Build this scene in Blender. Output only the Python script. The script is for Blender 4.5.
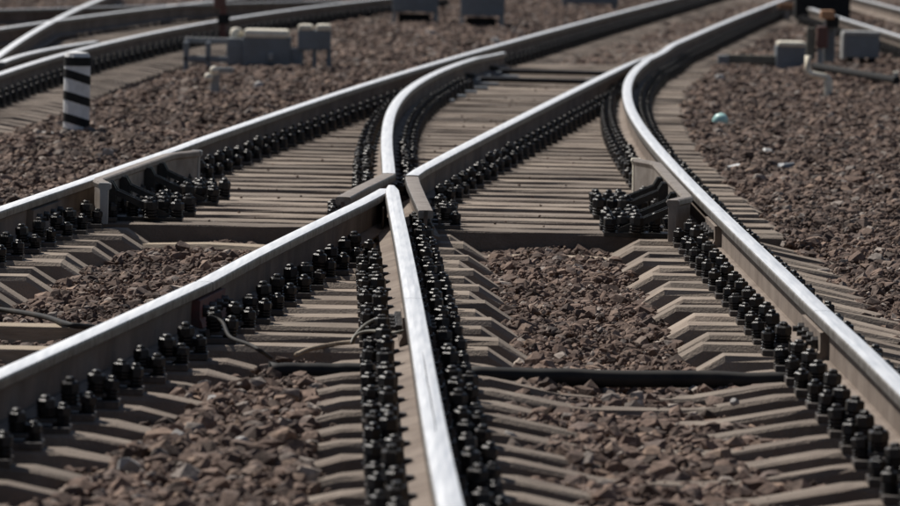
import bpy, bmesh, math, random
import numpy as np
from mathutils import Vector, Matrix

for o in list(bpy.data.objects):
    bpy.data.objects.remove(o, do_unlink=True)
scene = bpy.context.scene
C = scene.collection
rnd = random.Random(7)
nrng = np.random.default_rng(11)

# ------------------------------------------------------------------ camera
F_PX, CAM_Z, HORIZON_Y, ROLL = 6500.0, 1.805, -120.0, math.radians(1.25)
PITCH = math.atan((253 - HORIZON_Y) / F_PX)
cam_d = bpy.data.cameras.new('camera')
cam = bpy.data.objects.new('camera', cam_d)
C.objects.link(cam)
cam_d.sensor_width = 36.0
cam_d.lens = F_PX / 900 * 36
cam_d.clip_start, cam_d.clip_end = 1.0, 6000
cam_d.dof.use_dof = True
cam_d.dof.focus_distance = 29.5
cam_d.dof.aperture_fstop = 6.7
cam_d.dof.aperture_blades = 9
right0 = Vector((1, 0, 0))
up0 = Vector((0, math.sin(PITCH), math.cos(PITCH)))
fwd = Vector((0, math.cos(PITCH), -math.sin(PITCH)))
rt = right0 * math.cos(ROLL) + up0 * math.sin(ROLL)
up = up0 * math.cos(ROLL) - right0 * math.sin(ROLL)
M = Matrix((rt, up, -fwd)).transposed().to_4x4()
M.translation = (0, 0, CAM_Z)
cam.matrix_world = M
scene.camera = cam

# ------------------------------------------------------------------ sky, sun, exposure
SUN_EL, SUN_AZ = math.radians(49), math.radians(-44)      # azimuth from +Y, negative = to the left
world = bpy.data.worlds.new('World')
scene.world = world
world.use_nodes = True
wn, wl = world.node_tree.nodes, world.node_tree.links
sky = wn.new('ShaderNodeTexSky')
sky.sky_type = 'NISHITA'
sky.sun_disc = False
sky.sun_elevation = SUN_EL
sky.sun_rotation = SUN_AZ
sky.air_density, sky.dust_density, sky.ozone_density = 1.0, 1.2, 1.0
wl.new(sky.outputs[0], wn['Background'].inputs[0])
wn['Background'].inputs[1].default_value = 0.052
sun_d = bpy.data.lights.new('sun', 'SUN')
sun_d.energy = 5.0
sun_d.angle = math.radians(0.55)
sun_d.color = (1.0, 0.95, 0.88)
sun = bpy.data.objects.new('sun', sun_d)
C.objects.link(sun)
to_sun = Vector((math.sin(SUN_AZ) * math.cos(SUN_EL), math.cos(SUN_AZ) * math.cos(SUN_EL), math.sin(SUN_EL)))
sun.rotation_euler = to_sun.to_track_quat('Z', 'Y').to_euler()
sun.location = (-20, 40, 40)
vs = scene.view_settings
vs.view_transform, vs.look, vs.gamma, vs.use_curve_mapping = 'Standard', 'None', 1.0, False
vs.exposure = 0.06


# ------------------------------------------------------------------ materials
def mat(name, col, rough=0.6, metal=0.0, var=None, var_scale=8.0, var_amt=0.5, bump=0.0, bump_scale=60.0,
        stretch=None, spec=0.5, coords='Object', var2=None, var2_scale=2.0, rough_var=0.0, each=0.0):
    m = bpy.data.materials.new(name)
    m.use_nodes = True
    n, l = m.node_tree.nodes, m.node_tree.links
    b = n['Principled BSDF']
    b.inputs['Base Color'].default_value = (*col, 1)
    b.inputs['Roughness'].default_value = rough
    b.inputs['Metallic'].default_value = metal
    b.inputs['Specular IOR Level'].default_value = spec
    src = None
    if coords == 'World':
        g = n.new('ShaderNodeNewGeometry')
        vec = g.outputs['Position']
    else:
        g = n.new('ShaderNodeTexCoord')
        vec = g.outputs['Object']
    if stretch:
        mp = n.new('ShaderNodeMapping')
        mp.inputs['Scale'].default_value = stretch
        l.new(vec, mp.inputs[0])
        vec = mp.outputs[0]

    def noise(scale, detail=6, rg=0.6):
        t = n.new('ShaderNodeTexNoise')
        t.inputs['Scale'].default_value = scale
        t.inputs['Detail'].default_value = detail
        t.inputs['Roughness'].default_value = rg
        l.new(vec, t.inputs['Vector'])
        return t.outputs['Fac']
    colsock = None
    for v, sc, amt in ((var, var_scale, var_amt), (var2, var2_scale, 0.8)):
        if v is None:
            continue
        r = n.new('ShaderNodeMapRange')
        r.inputs['From Min'].default_value = 0.38
        r.inputs['From Max'].default_value = 0.66
        r.inputs['To Max'].default_value = amt
        l.new(noise(sc), r.inputs['Value'])
        mx = n.new('ShaderNodeMix')
        mx.data_type = 'RGBA'
        l.new(r.outputs[0], mx.inputs[0])
        if colsock is None:
            mx.inputs[6].default_value = (*col, 1)
        else:
            l.new(colsock, mx.inputs[6])
        mx.inputs[7].default_value = (*v, 1)
        colsock = mx.outputs[2]
    if each and colsock is not None:            # every piece weathers a little differently
        oi = n.new('ShaderNodeObjectInfo')
        r = n.new('ShaderNodeMapRange')
        r.inputs['To Min'].default_value = 1 - each
        r.inputs['To Max'].default_value = 1 + each * 0.6
        l.new(oi.outputs['Random'], r.inputs['Value'])
        vm = n.new('ShaderNodeVectorMath')
        vm.operation = 'SCALE'
        l.new(colsock, vm.inputs[0])
        l.new(r.outputs[0], vm.inputs['Scale'])
        colsock = vm.outputs[0]
    if colsock is not None:
        l.new(colsock, b.inputs['Base Color'])
    if rough_var:
        r = n.new('ShaderNodeMapRange')
        r.inputs['From Min'].default_value = 0.3
        r.inputs['From Max'].default_value = 0.7
        r.inputs['To Min'].default_value = rough - rough_var
        r.inputs['To Max'].default_value = rough + rough_var
        l.new(noise(var_scale * 1.7), r.inputs['Value'])
        l.new(r.outputs[0], b.inputs['Roughness'])
    if bump:
        bp = n.new('ShaderNodeBump')
        bp.inputs['Strength'].default_value = bump
        bp.inputs['Distance'].default_value = 0.01
        l.new(noise(bump_scale, 4), bp.inputs['Height'])
        l.new(bp.outputs[0], b.inputs['Normal'])
    return m


MAT = {}
MAT['polished'] = mat('polished_steel', (0.95, 0.955, 0.96), 0.45, 1.0, var=(0.84, 0.84, 0.845), var_scale=5, var_amt=0.7,
                      stretch=(7, 0.25, 1), coords='World', rough_var=0.05)
MAT['head_side'] = mat('worn_head_side', (0.27, 0.255, 0.24), 0.48, 0.7, var=(0.12, 0.10, 0.085), var_scale=14, var_amt=0.9,
                       coords='World', rough_var=0.1, bump=0.25, bump_scale=50)
MAT['rust'] = mat('dusty_rail_rust', (0.150, 0.112, 0.085), 0.85, 0.0, var=(0.095, 0.067, 0.051), var_scale=9, var_amt=0.8,
                  coords='World', bump=0.35, bump_scale=90, var2=(0.23, 0.185, 0.15), var2_scale=3)
MAT['black'] = mat('oily_black_iron', (0.009, 0.0088, 0.009), 0.36, 0.0, var=(0.034, 0.026, 0.021), var_scale=25, var_amt=0.8,
                   coords='World', bump=0.3, bump_scale=160, spec=0.35, rough_var=0.08)
MAT['plate'] = mat('greasy_plate', (0.035, 0.03, 0.027), 0.55, 0.0, var=(0.11, 0.085, 0.07), var_scale=18, var_amt=0.7,
                   coords='World', bump=0.3, bump_scale=120)
MAT['concrete'] = mat('sleeper_concrete', (0.305, 0.25, 0.20), 0.9, 0.0, var=(0.165, 0.125, 0.098), var_scale=5.5, var_amt=0.85,
                      coords='World', bump=0.6, bump_scale=95, var2=(0.225, 0.185, 0.152), var2_scale=1.6, spec=0.3, each=0.22)
MAT['concrete_old'] = mat('old_sleeper_concrete', (0.26, 0.215, 0.175), 0.9, 0.0, var=(0.155, 0.122, 0.10), var_scale=6, var_amt=0.9,
                          coords='World', bump=0.7, bump_scale=80, var2=(0.16, 0.125, 0.10), var2_scale=2.8, spec=0.3, each=0.22)
MAT['dirt'] = mat('ballast_dirt', (0.085, 0.058, 0.044), 0.95, 0.0, var=(0.05, 0.035, 0.027), var_scale=14, var_amt=0.9,
                  coords='World', bump=1.0, bump_scale=30, var2=(0.11, 0.083, 0.067), var2_scale=1.6, spec=0.2)
MAT['ground'] = mat('ground_earth', (0.10, 0.078, 0.065), 0.95, 0.0, var=(0.06, 0.047, 0.04), var_scale=0.6, var_amt=0.9,
                    coords='World', bump=0.8, bump_scale=6, spec=0.2)
MAT['white'] = mat('weathered_white_paint', (0.78, 0.78, 0.78), 0.7, 0.0, var=(0.50, 0.49, 0.48), var_scale=9, var_amt=0.8,
                   bump=0.3, bump_scale=60)
MAT['blackpaint'] = mat('black_paint', (0.018, 0.018, 0.019), 0.85, 0.0, spec=0.15, var=(0.04, 0.039, 0.037), var_scale=12, var_amt=0.6)
MAT['cream'] = mat('cream_paint', (0.78, 0.73, 0.61), 0.6, 0.0, var=(0.55, 0.49, 0.39), var_scale=12, var_amt=0.7, coords='World')
MAT['checkrail'] = mat('scuffed_check_rail', (0.27, 0.235, 0.205), 0.55, 0.2, var=(0.15, 0.12, 0.10), var_scale=10, var_amt=0.8,
                       coords='World', bump=0.3, bump_scale=70)
MAT['grey'] = mat('grey_blue_enamel', (0.17, 0.19, 0.21), 0.5, 0.0, var=(0.12, 0.125, 0.13), var_scale=6, var_amt=0.7,
                  coords='World', bump=0.15)
MAT['palegrey'] = mat('pale_grey_enamel', (0.34, 0.34, 0.33), 0.5, 0.0, var=(0.2, 0.19, 0.18), var_scale=7, var_amt=0.7, coords='World')
MAT['redbrown'] = mat('red_brown_paint', (0.13, 0.045, 0.035), 0.55, 0.0, var=(0.09, 0.05, 0.04), var_scale=9, var_amt=0.8, coords='World')
MAT['red'] = mat('faded_red_insulation', (0.16, 0.05, 0.045), 0.7, 0.0, var=(0.09, 0.06, 0.05), var_scale=20, var_amt=0.9, coords='World')
MAT['olive'] = mat('olive_grey_paint', (0.17, 0.16, 0.125), 0.6, 0.0, var=(0.1, 0.095, 0.08), var_scale=8, var_amt=0.7, coords='World')
MAT['rubber'] = mat('black_rubber', (0.016, 0.016, 0.017), 0.7, 0.0, spec=0.2, var=(0.04, 0.035, 0.03), var_scale=7, var_amt=0.8, coords='World')
MAT['wood'] = mat('grey_tan_timber', (0.40, 0.32, 0.235), 0.9, 0.0, var=(0.24, 0.19, 0.14), var_scale=7, var_amt=0.9,
                  stretch=(1, 9, 9), coords='World', bump=0.5, bump_scale=25)
MAT['teal'] = mat('pale_turquoise_plastic', (0.38, 0.66, 0.62), 0.35, 0.0, var=(0.55, 0.72, 0.7), var_scale=12, var_amt=0.6)
MAT['orange'] = mat('faded_orange_plastic', (0.42, 0.22, 0.11), 0.6, 0.0, var=(0.3, 0.16, 0.09), var_scale=14)
MAT['palestone'] = mat('pale_stone', (0.44, 0.42, 0.40), 0.85, 0.0, var=(0.28, 0.26, 0.25), var_scale=30, var_amt=0.8, bump=0.5, bump_scale=80)


def stone_material():
    m = bpy.data.materials.new('crushed_stone')
    m.use_nodes = True
    n, l = m.node_tree.nodes, m.node_tree.links
    b = n['Principled BSDF']
    b.inputs['Roughness'].default_value = 0.88
    b.inputs['Specular IOR Level'].default_value = 0.3
    oi = n.new('ShaderNodeObjectInfo')
    cr = n.new('ShaderNodeValToRGB')
    cr.color_ramp.interpolation = 'LINEAR'
    stops = [(0.0, (0.055, 0.037, 0.029)), (0.20, (0.099, 0.065, 0.051)), (0.42, (0.143, 0.095, 0.073)), (0.62, (0.189, 0.129, 0.099)),
             (0.78, (0.109, 0.080, 0.069)), (0.88, (0.239, 0.163, 0.119)), (0.955, (0.176, 0.149, 0.132)), (1.0, (0.370, 0.310, 0.264))]
    e = cr.color_ramp.elements
    e[0].position, e[0].color = stops[0][0], (*stops[0][1], 1)
    e[1].position, e[1].color = stops[-1][0], (*stops[-1][1], 1)
    for p, c in stops[1:-1]:
        k = e.new(p)
        k.color = (*c, 1)
    l.new(oi.outputs['Random'], cr.inputs[0])
    g = n.new('ShaderNodeNewGeometry')
    t = n.new('ShaderNodeTexNoise')
    t.inputs['Scale'].default_value = 45
    t.inputs['Detail'].default_value = 5
    l.new(g.outputs['Position'], t.inputs['Vector'])
    t2 = n.new('ShaderNodeTexNoise')
    t2.inputs['Scale'].default_value = 0.7
    t2.inputs['Detail'].default_value = 3
    l.new(g.outputs['Position'], t2.inputs['Vector'])
    mr = n.new('ShaderNodeMapRange')
    mr.inputs['From Min'].default_value = 0.3
    mr.inputs['From Max'].default_value = 0.7
    mr.inputs['To Min'].default_value = 0.65
    mr.inputs['To Max'].default_value = 1.3
    l.new(t.outputs['Fac'], mr.inputs['Value'])
    mr2 = n.new('ShaderNodeMapRange')
    mr2.inputs['From Min'].default_value = 0.35
    mr2.inputs['From Max'].default_value = 0.65
    mr2.inputs['To Min'].default_value = 0.8
    mr2.inputs['To Max'].default_value = 1.2
    l.new(t2.outputs['Fac'], mr2.inputs['Value'])
    mu = n.new('ShaderNodeMath')
    mu.operation = 'MULTIPLY'
    l.new(mr.outputs[0], mu.inputs[0])
    l.new(mr2.outputs[0], mu.inputs[1])
    vm = n.new('ShaderNodeVectorMath')
    vm.operation = 'SCALE'
    l.new(cr.outputs[0], vm.inputs[0])
    l.new(mu.outputs[0], vm.inputs['Scale'])
    l.new(vm.outputs[0], b.inputs['Base Color'])
    bp = n.new('ShaderNodeBump')
    bp.inputs['Strength'].default_value = 0.6
    bp.inputs['Distance'].default_value = 0.006
    l.new(t.outputs['Fac'], bp.inputs['Height'])
    l.new(bp.outputs[0], b.inputs['Normal'])
    return m


MAT['stone'] = stone_material()


# ------------------------------------------------------------------ helpers
def px(x, y, z=0.0):
    """A photograph pixel's ray met with the level z (the height of the thing the pixel lies on)."""
    d = rt * (x - 450) - up * (y - 253) + fwd * F_PX
    t = (z - CAM_Z) / d.z
    return Vector((d.x * t, d.y * t, z))


def mesh_obj(name, verts, faces, m, parent=None, loc=(0, 0, 0), smooth=False, mats=None, midx=None):
    me = bpy.data.meshes.new(name)
    me.from_pydata([tuple(v) for v in verts], [], faces)
    if mats:
        for k in mats:
            me.materials.append(MAT[k])
        me.polygons.foreach_set('material_index', midx)
    else:
        me.materials.append(MAT[m])
    if smooth:
        me.polygons.foreach_set('use_smooth', [True] * len(me.polygons))
    me.update()
    return link(name, me, parent, loc)


def link(name, me, parent=None, loc=(0, 0, 0), rot=(0, 0, 0)):
    o = bpy.data.objects.new(name, me)
    C.objects.link(o)
    o.location = loc
    o.rotation_euler = rot
    if parent:
        o.parent = parent
    return o


def tag(o, label, cat, group=None):
    o['label'] = label
    o['category'] = cat
    if group:
        o['group'] = group
    return o


def empty(name, loc, label, cat, group=None, rz=0.0):
    o = bpy.data.objects.new(name, None)
    C.objects.link(o)
    o.location = loc
    o.rotation_euler = (0, 0, rz)
    o.empty_display_size = 0.2
    return tag(o, label, cat, group)


class MB:
    """Collects shapes for one mesh."""
    def __init__(self):
        self.v, self.f = [], []

    def box(self, x0, x1, y0, y1, z0, z1, bev=0.0):
        bm = bmesh.new()
        bmesh.ops.create_cube(bm, size=1)
        for v in bm.verts:
            v.co = Vector((x0 + (v.co.x + .5) * (x1 - x0), y0 + (v.co.y + .5) * (y1 - y0), z0 + (v.co.z + .5) * (z1 - z0)))
        if bev:
            bmesh.ops.bevel(bm, geom=list(bm.edges), offset=bev, segments=2, affect='EDGES', profile=0.6)
        return self.add(bm)

    def add(self, bm, mx=None):
        n = len(self.v)
        bm.verts.index_update()
        for v in bm.verts:
            self.v.append((mx @ v.co) if mx else v.co.copy())
        for f in bm.faces:
            self.f.append([n + q.index for q in f.verts])
        bm.free()
        return self

    def lathe(self, prof, seg=10, at=(0, 0, 0), hexr=None):
        n = len(self.v)
        for r, z in prof:
            for k in range(seg):
                a = 2 * math.pi * k / seg
                self.v.append(Vector((at[0] + r * math.cos(a), at[1] + r * math.sin(a), at[2] + z)))
        for i in range(len(prof) - 1):
            for k in range(seg):
                a, b = n + i * seg + k, n + i * seg + (k + 1) % seg
                self.f.append([a, b, b + seg, a + seg])
        self.f.append([n + (len(prof) - 1) * seg + k for k in range(seg)])
        self.f.append([n + k for k in reversed(range(seg))])
        return self

    def tube(self, pts, r, seg=8):
        n0 = len(self.v)
        P = [Vector(p) for p in pts]
        for i, p in enumerate(P):
            t = (P[min(i + 1, len(P) - 1)] - P[max(i - 1, 0)]).normalized()
            a = t.cross(Vector((0, 0, 1)))
            if a.length < 1e-3:
                a = Vector((1, 0, 0))
            a.normalize()
            b = a.cross(t)
            for k in range(seg):
                w = 2 * math.pi * k / seg
                self.v.append(p + a * (r * math.cos(w)) + b * (r * math.sin(w)))
        for i in range(len(P) - 1):
            for k in range(seg):
                a, b = n0 + i * seg + k, n0 + i * seg + (k + 1) % seg
                self.f.append([a, a + seg, b + seg, b])
        self.f.append([n0 + k for k in range(seg)])
        self.f.append([n0 + (len(P) - 1) * seg + k for k in reversed(range(seg))])
        return self

    def prism(self, poly, axis_a, axis_b, axis_c, origin, thick):
        """poly of (a,b) extruded by thick along axis_c (centred)."""
        n = len(self.v)
        A, B, K, O = Vector(axis_a), Vector(axis_b), Vector(axis_c), Vector(origin)
        for s in (-.5, .5):
            for a, b in poly:
                self.v.append(O + A * a + B * b + K * (s * thick))
        m = len(poly)
        self.f.append([n + i for i in reversed(range(m))])
        self.f.append([n + m + i for i in range(m)])
        for i in range(m):
            j = (i + 1) % m
            self.f.append([n + i, n + j, n + m + j, n + m + i])
        return self

    def mesh(self, name, m, smooth=False):
        me = bpy.data.meshes.new(name)
        me.from_pydata([tuple(v) for v in self.v], [], self.f)
        me.materials.append(MAT[m])
        if smooth:
            me.polygons.foreach_set('use_smooth', [True] * len(me.polygons))
        bm = bmesh.new()
        bm.from_mesh(me)
        bmesh.ops.recalc_face_normals(bm, faces=bm.faces)
        bm.to_mesh(me)
        bm.free()
        return me

    def build(self, name, m, parent=None, loc=(0, 0, 0), rot=(0, 0, 0), smooth=False):
        return link(name, self.mesh(name, m, smooth), parent, loc, rot)


# ------------------------------------------------------------------ track lines in plan
TOP = 0.205                     # rail head above the sleeper seats
PIX = {
    'A': [(0, 207.8), (84.4, 180.4), (177.8, 149), (200, 140), (340, 91.1), (406.7, 71.1), (451, 57.8), (495.5, 45.5), (560, 28),
          (615.5, 13.3), (653, 3.3)],
    'Bn': [(0, 373), (66.7, 343.3), (133.3, 313.3), (203, 281.5)],
    'B': [(203, 281.5), (246.7, 256.7), (291, 235.5), (335.5, 215.5), (357.8, 204.4), (380, 193.3), (416.7, 171), (450, 152), (540, 107.8),
          (560, 96.7), (593, 81), (626.7, 64.4), (649, 54), (660, 49.5), (693, 36.7), (726.7, 21), (760, 8)],
    'T': [(451, 506), (427, 380), (412.5, 294), (396, 210), (390, 185), (389, 160), (388, 130), (392, 109), (404.4, 92),
          (420, 81), (440, 71), (462, 62), (484.4, 55.5)],
    'D': [(902, 387), (866.7, 351.4), (839, 325.7), (809.4, 300), (766.7, 256), (704.4, 198), (697.8, 190), (666.7, 157.8), (644.4, 130),
          (629, 107.8), (627.8, 93.3), (633, 73), (644.4, 62)],
}
DEG = {'A': 3, 'Bn': 1, 'B': 3, 'T': 5, 'D': 4}
LINES = {}
for k, pts in PIX.items():
    P = np.array([px(x, y, TOP)[:2] for x, y in pts])
    P = P[np.argsort(P[:, 1])]
    c = np.polyfit((P[:, 1] - 45) / 20, P[:, 0], DEG[k])
    res = P[:, 0] - np.polyval(c, (P[:, 1] - 45) / 20)
    sm = res.copy()
    sm[1:-1] = .25 * res[:-2] + .5 * res[1:-1] + .25 * res[2:]
    LINES[k] = (c, P[:, 1], sm * 0.7)


def line(k, Y):
    c, ys, sm = LINES[k]
    lo, hi = ys[0], ys[-1]
    f = lambda q: float(np.polyval(c, (q - 45) / 20) + np.interp(q, ys, sm))
    if Y < lo:
        s = (f(lo + 3.0) - f(lo)) / 3.0
        return f(lo) + s * (Y - lo)
    if Y > hi:
        s = (f(hi) - f(hi - 6.0)) / 6.0
        return f(hi) + s * (Y - hi)
    return f(Y)


Y_BJ = px(203, 281.5, TOP).y            # insulated joint
Y_TJ = px(411.5, 298, TOP).y
Y_NOSE = px(392, 185, TOP).y            # crossing nose


def smoothstep(a, b, x):
    t = min(1, max(0, (x - a) / (b - a)))
    return t * t * (3 - 2 * t)


def lineA(Y): return line('A', Y)
def lineB(Y): return line('Bn', Y) if Y < Y_BJ else line('B', Y)
def lineT(Y): return line('T', Y)


def lineD(Y):
    b = line('B', Y) + 0.078 * (1 - smoothstep(61, 66, Y))
    if Y > 62:
        return b
    return max(line('D', Y), b)


# ------------------------------------------------------------------ ground and ballast
ZONE_PIPE = px(450, 361, -0.02).y       # black pipe across the tracks: single sleepers in front of it
Y_BEARER = px(450, 231, 0.0).y          # first of the long flat bearers
Y_SWITCH = 62.0


YT = np.arange(6.0, 130.0, 0.04)
TAB = {k: np.array([f(q) for q in YT]) for k, f in (('A', lineA), ('B', lineB), ('T', lineT), ('D', lineD))}


def tab(k, Y):
    return np.interp(Y, YT, TAB[k])


def sstep(a, b, x):
    t = np.clip((x - a) / (b - a), 0, 1)
    return t * t * (3 - 2 * t)


def height(x, Y):
    """Level of the ballast surface (arrays)."""
    x, Y = np.asarray(x, float), np.asarray(Y, float)
    a, b, t, d = tab('A', Y), tab('B', Y), tab('T', Y), tab('D', Y)
    n = 0.016 * np.sin(3.1 * x + 1.7 * Y) * np.sin(2.3 * x - 1.1 * Y) + 0.010 * np.sin(7 * x + 5 * Y) + 0.010 * np.sin(11.3 * x - 8.1 * Y + 2)
    q = np.minimum.reduce([abs(x - a), abs(x - b), abs(x - t), abs(x - d)])
    # in front of the pipe
    h1 = np.minimum(-0.078, -0.100 + 0.06 * sstep(0.20, 0.40, q)) + 0.016 * np.sin(2.1 * x + 3.3 * Y) * np.sin(1.3 * Y)
    h1 = np.where((x > b + 0.42) & (x < t - 0.36), -0.038, h1)
    h1 = np.where(x > d + 0.5, -0.05, h1)
    # between pipe and crossing
    h2 = np.minimum(-0.084, -0.15 + 0.068 * sstep(0.34, 0.5, q))
    h2 = np.where((x > b) & (x < t), -0.15, h2)
    h2 = h2 - 0.03 * sstep(Y_BEARER - 1.1, Y_BEARER - 0.5, Y)
    h2 = np.where(x > d + 0.45, -0.035 - 0.05 * (1 - sstep(d + 0.45, d + 0.9, x)), h2)
    # behind
    ins = (x > a - 0.55) & (x < d + 0.42)
    h3 = np.where(ins, np.where(Y < Y_SWITCH, -0.115, -0.055), -0.028)
    n = np.where(ins & (Y > Y_BEARER), n * 0.4, n)
    h = np.where(Y < ZONE_PIPE, h1, np.where(Y < Y_BEARER - 0.2, h2, h3))
    gx = -3.57 + .041 * (Y - 51.5)
    h = np.where(x < a - 0.5, -0.03 - 0.05 * (1 - sstep(0.5, 1.0, a - x)), h)
    h = np.where(x < gx + 0.8, np.minimum(h, -0.045 - 0.075 * (1 - sstep(0.45, 0.8, x - gx))), h)
    return h + n


def make_bed():
    xs = np.arange(-11, 12.01, 0.16)
    ys = np.concatenate([np.arange(12, 45, 0.12), np.arange(45, 120, 0.3)])
    XX, YY = np.meshgrid(xs, ys)
    V = np.stack([XX.ravel(), YY.ravel(), (height(XX, YY) - 0.03).ravel()], 1)
    nx = len(xs)
    k = (np.arange(len(ys) - 1)[:, None] * nx + np.arange(nx - 1)[None, :]).ravel()
    Fc = np.stack([k, k + 1, k + nx + 1, k + nx], 1).tolist()
    o = mesh_obj('ballast_bed', V.tolist(), Fc, 'dirt', smooth=True)
    o['kind'] = 'structure'
    o['label'] = 'dark brown dirt under the ballast stones of the yard'


g = mesh_obj('ground', [(-2500, -500, -0.32), (2500, -500, -0.32), (2500, 4000, -0.32), (-2500, 4000, -0.32)], [(0, 1, 2, 3)], 'ground')
g['kind'] = 'structure'
make_bed()


def rock_mesh(name, seed, m='stone', flat=0.72):
    r = random.Random(seed)
    bm = bmesh.new()
    for i in range(20):
        v = Vector((r.gauss(0, 1), r.gauss(0, 1), r.gauss(0, 1))).normalized() * r.uniform(0.8, 1.1)
        bm.verts.new((v.x * 1.0, v.y * r.uniform(0.75, 0.95), v.z * flat))
    res = bmesh.ops.convex_hull(bm, input=list(bm.verts))
    junk = [e for e in res['geom_interior'] + res['geom_unused'] if isinstance(e, bmesh.types.BMVert)]
    bmesh.ops.delete(bm, geom=list(set(junk)), context='VERTS')
    me = bpy.data.meshes.new(name)
    bm.to_mesh(me)
    bm.free()
    me.materials.append(MAT[m])
    return me


def make_ballast():
    col = bpy.data.collections.new('stone_shapes')
    for i in range(16):
        ob = bpy.data.objects.new('stone_shape', rock_mesh('stone_shape', 100 + i))
        col.objects.link(ob)
    pts, rots, scls = [], [], []
    y = 13.5
    while y < 104:
        band = 0.5
        near = y < 47
        dens = (760 if y < 24 else 1050) if near else (560 if y < 66 else 270)
        hw = 0.0693 * (y + band) + (1.5 if near else 2.0)
        n = int(2 * hw * band * dens)
        X = nrng.uniform(-hw, hw, n)
        Yv = y + nrng.uniform(0, band, n)
        S = np.clip(nrng.lognormal(math.log((0.029 if y < 24 else 0.0235) if near else (0.027 if y < 66 else 0.036)), 0.36, n), 0.011, 0.062)
        kp = nrng.uniform(0, 1, n)
        a, b, t, d = (tab(k, Yv) for k in 'ABTD')
        rr = np.minimum.reduce([abs(X - a), abs(X - b), abs(X - t), abs(X - d)])
        ok = (rr > 0.10) & ~((Yv > Y_BEARER) & (Yv < Y_SWITCH) & (X > a - 0.5) & (X < d + 0.45) & (kp < 0.5))
        S = np.where((rr < 0.26) & (S > 0.026), 0.022, S)
        Z = height(X, Yv) + nrng.uniform(-0.026, 0.012, n)
        R = np.stack([nrng.uniform(-.7, .7, n), nrng.uniform(-.7, .7, n), nrng.uniform(0, 6.283, n)], 1)
        pts += np.stack([X, Yv, Z], 1)[ok].tolist()
        rots += R[ok].tolist()
        scls += S[ok].tolist()
        y += band
    n = 70000
    Yv = 14 + 24 * np.sqrt(nrng.uniform(0.0, 1, n))
    X = nrng.uniform(-1, 1, n) * (0.0693 * Yv + 0.7)
    a, b, t, d = (tab(k, Yv) for k in 'ABTD')
    rr = np.minimum.reduce([abs(X - a), abs(X - b), abs(X - t), abs(X - d)])
    ok = (rr > 0.12) & ~((Yv > Y_BEARER) & (X > a - 0.5) & (X < d + 0.4))
    Z = height(X, Yv) + nrng.uniform(-0.012, 0.022, n)
    pts += np.stack([X, Yv, Z], 1)[ok].tolist()
    rots += np.stack([nrng.uniform(-1, 1, n), nrng.uniform(-1, 1, n), nrng.uniform(0, 6.283, n)], 1)[ok].tolist()
    scls += nrng.uniform(0.007, 0.015, n)[ok].tolist()
    # a few stones kicked up onto the bearers
    for i in range(200):
        yy = nrng.uniform(Y_BEARER, 60)
        a, d = lineA(yy), lineD(yy)
        x = nrng.uniform(a + 0.3, d - 0.3)
        if min(abs(x - lineB(yy)), abs(x - lineT(yy))) < 0.25:
            continue
        s = nrng.uniform(0.006, 0.013)
        pts.append((x, yy, -0.0 + s * 0.4)); rots.append((0, 0, nrng.uniform(0, 6))); scls.append(s)
    me = bpy.data.meshes.new('ballast_stones')
    me.from_pydata(pts, [], [])
    ar = me.attributes.new('rot', 'FLOAT_VECTOR', 'POINT')
    ar.data.foreach_set('vector', np.array(rots, dtype=np.float32).ravel())
    asc = me.attributes.new('scl', 'FLOAT', 'POINT')
    asc.data.foreach_set('value', np.array(scls, dtype=np.float32))
    me.materials.append(MAT['stone'])
    o = link('ballast_stones', me)
    o['kind'] = 'stuff'
    tag(o, 'crushed reddish brown ballast stones covering the yard between the tracks', 'ballast')
    ng = bpy.data.node_groups.new('scatter_stones', 'GeometryNodeTree')
    ng.interface.new_socket('Geometry', in_out='INPUT', socket_type='NodeSocketGeometry')
    ng.interface.new_socket('Geometry', in_out='OUTPUT', socket_type='NodeSocketGeometry')
    n, l = ng.nodes, ng.links
    gi, go = n.new('NodeGroupInput'), n.new('NodeGroupOutput')
    ci = n.new('GeometryNodeCollectionInfo')
    ci.inputs['Collection'].default_value = col
    ci.inputs['Separate Children'].default_value = True
    ci.inputs['Reset Children'].default_value = True
    ip = n.new('GeometryNodeInstanceOnPoints')
    ip.inputs['Pick Instance'].default_value = True
    na = n.new('GeometryNodeInputNamedAttribute'); na.data_type = 'FLOAT_VECTOR'; na.inputs[0].default_value = 'rot'
    nb = n.new('GeometryNodeInputNamedAttribute'); nb.data_type = 'FLOAT'; nb.inputs[0].default_value = 'scl'
    rv = n.new('FunctionNodeRandomValue'); rv.data_type = 'INT'
    rv.inputs[4].default_value = 0; rv.inputs[5].default_value = 15
    e2r = n.new('FunctionNodeEulerToRotation')
    l.new(gi.outputs[0], ip.inputs['Points'])
    l.new(ci.outputs[0], ip.inputs['Instance'])
    l.new(rv.outputs[2], ip.inputs['Instance Index'])
    l.new(na.outputs[0], e2r.inputs[0])
    l.new(e2r.outputs[0], ip.inputs['Rotation'])
    l.new(nb.outputs[0], ip.inputs['Scale'])
    l.new(ip.outputs[0], go.inputs[0])
    md = o.modifiers.new('scatter', 'NODES')
    md.node_group = ng
    print('stones', len(pts))


make_ballast()

# ------------------------------------------------------------------ rails
FOOT = [(-.075, 0), (.075, 0), (.075, .010), (.022, .029), (-.022, .029), (-.075, .010)]
WEB = [(-.009, .026), (.009, .026), (.0085, .085), (.011, .141), (-.011, .141), (-.0085, .085)]
HEAD = [(-.030, .138), (.030, .138), (.0375, .144), (.0380, .168), (.0368, .1750), (.0335, .1788), (.012, .1800), (-.012, .1800), (-.0335, .1788),
        (-.0368, .1750), (-.0380, .168), (-.0375, .144)]
HEAD_TOP = {5, 6, 7}      # profile edges that the wheels keep bright
RAIL_Z = TOP - 0.180


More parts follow.
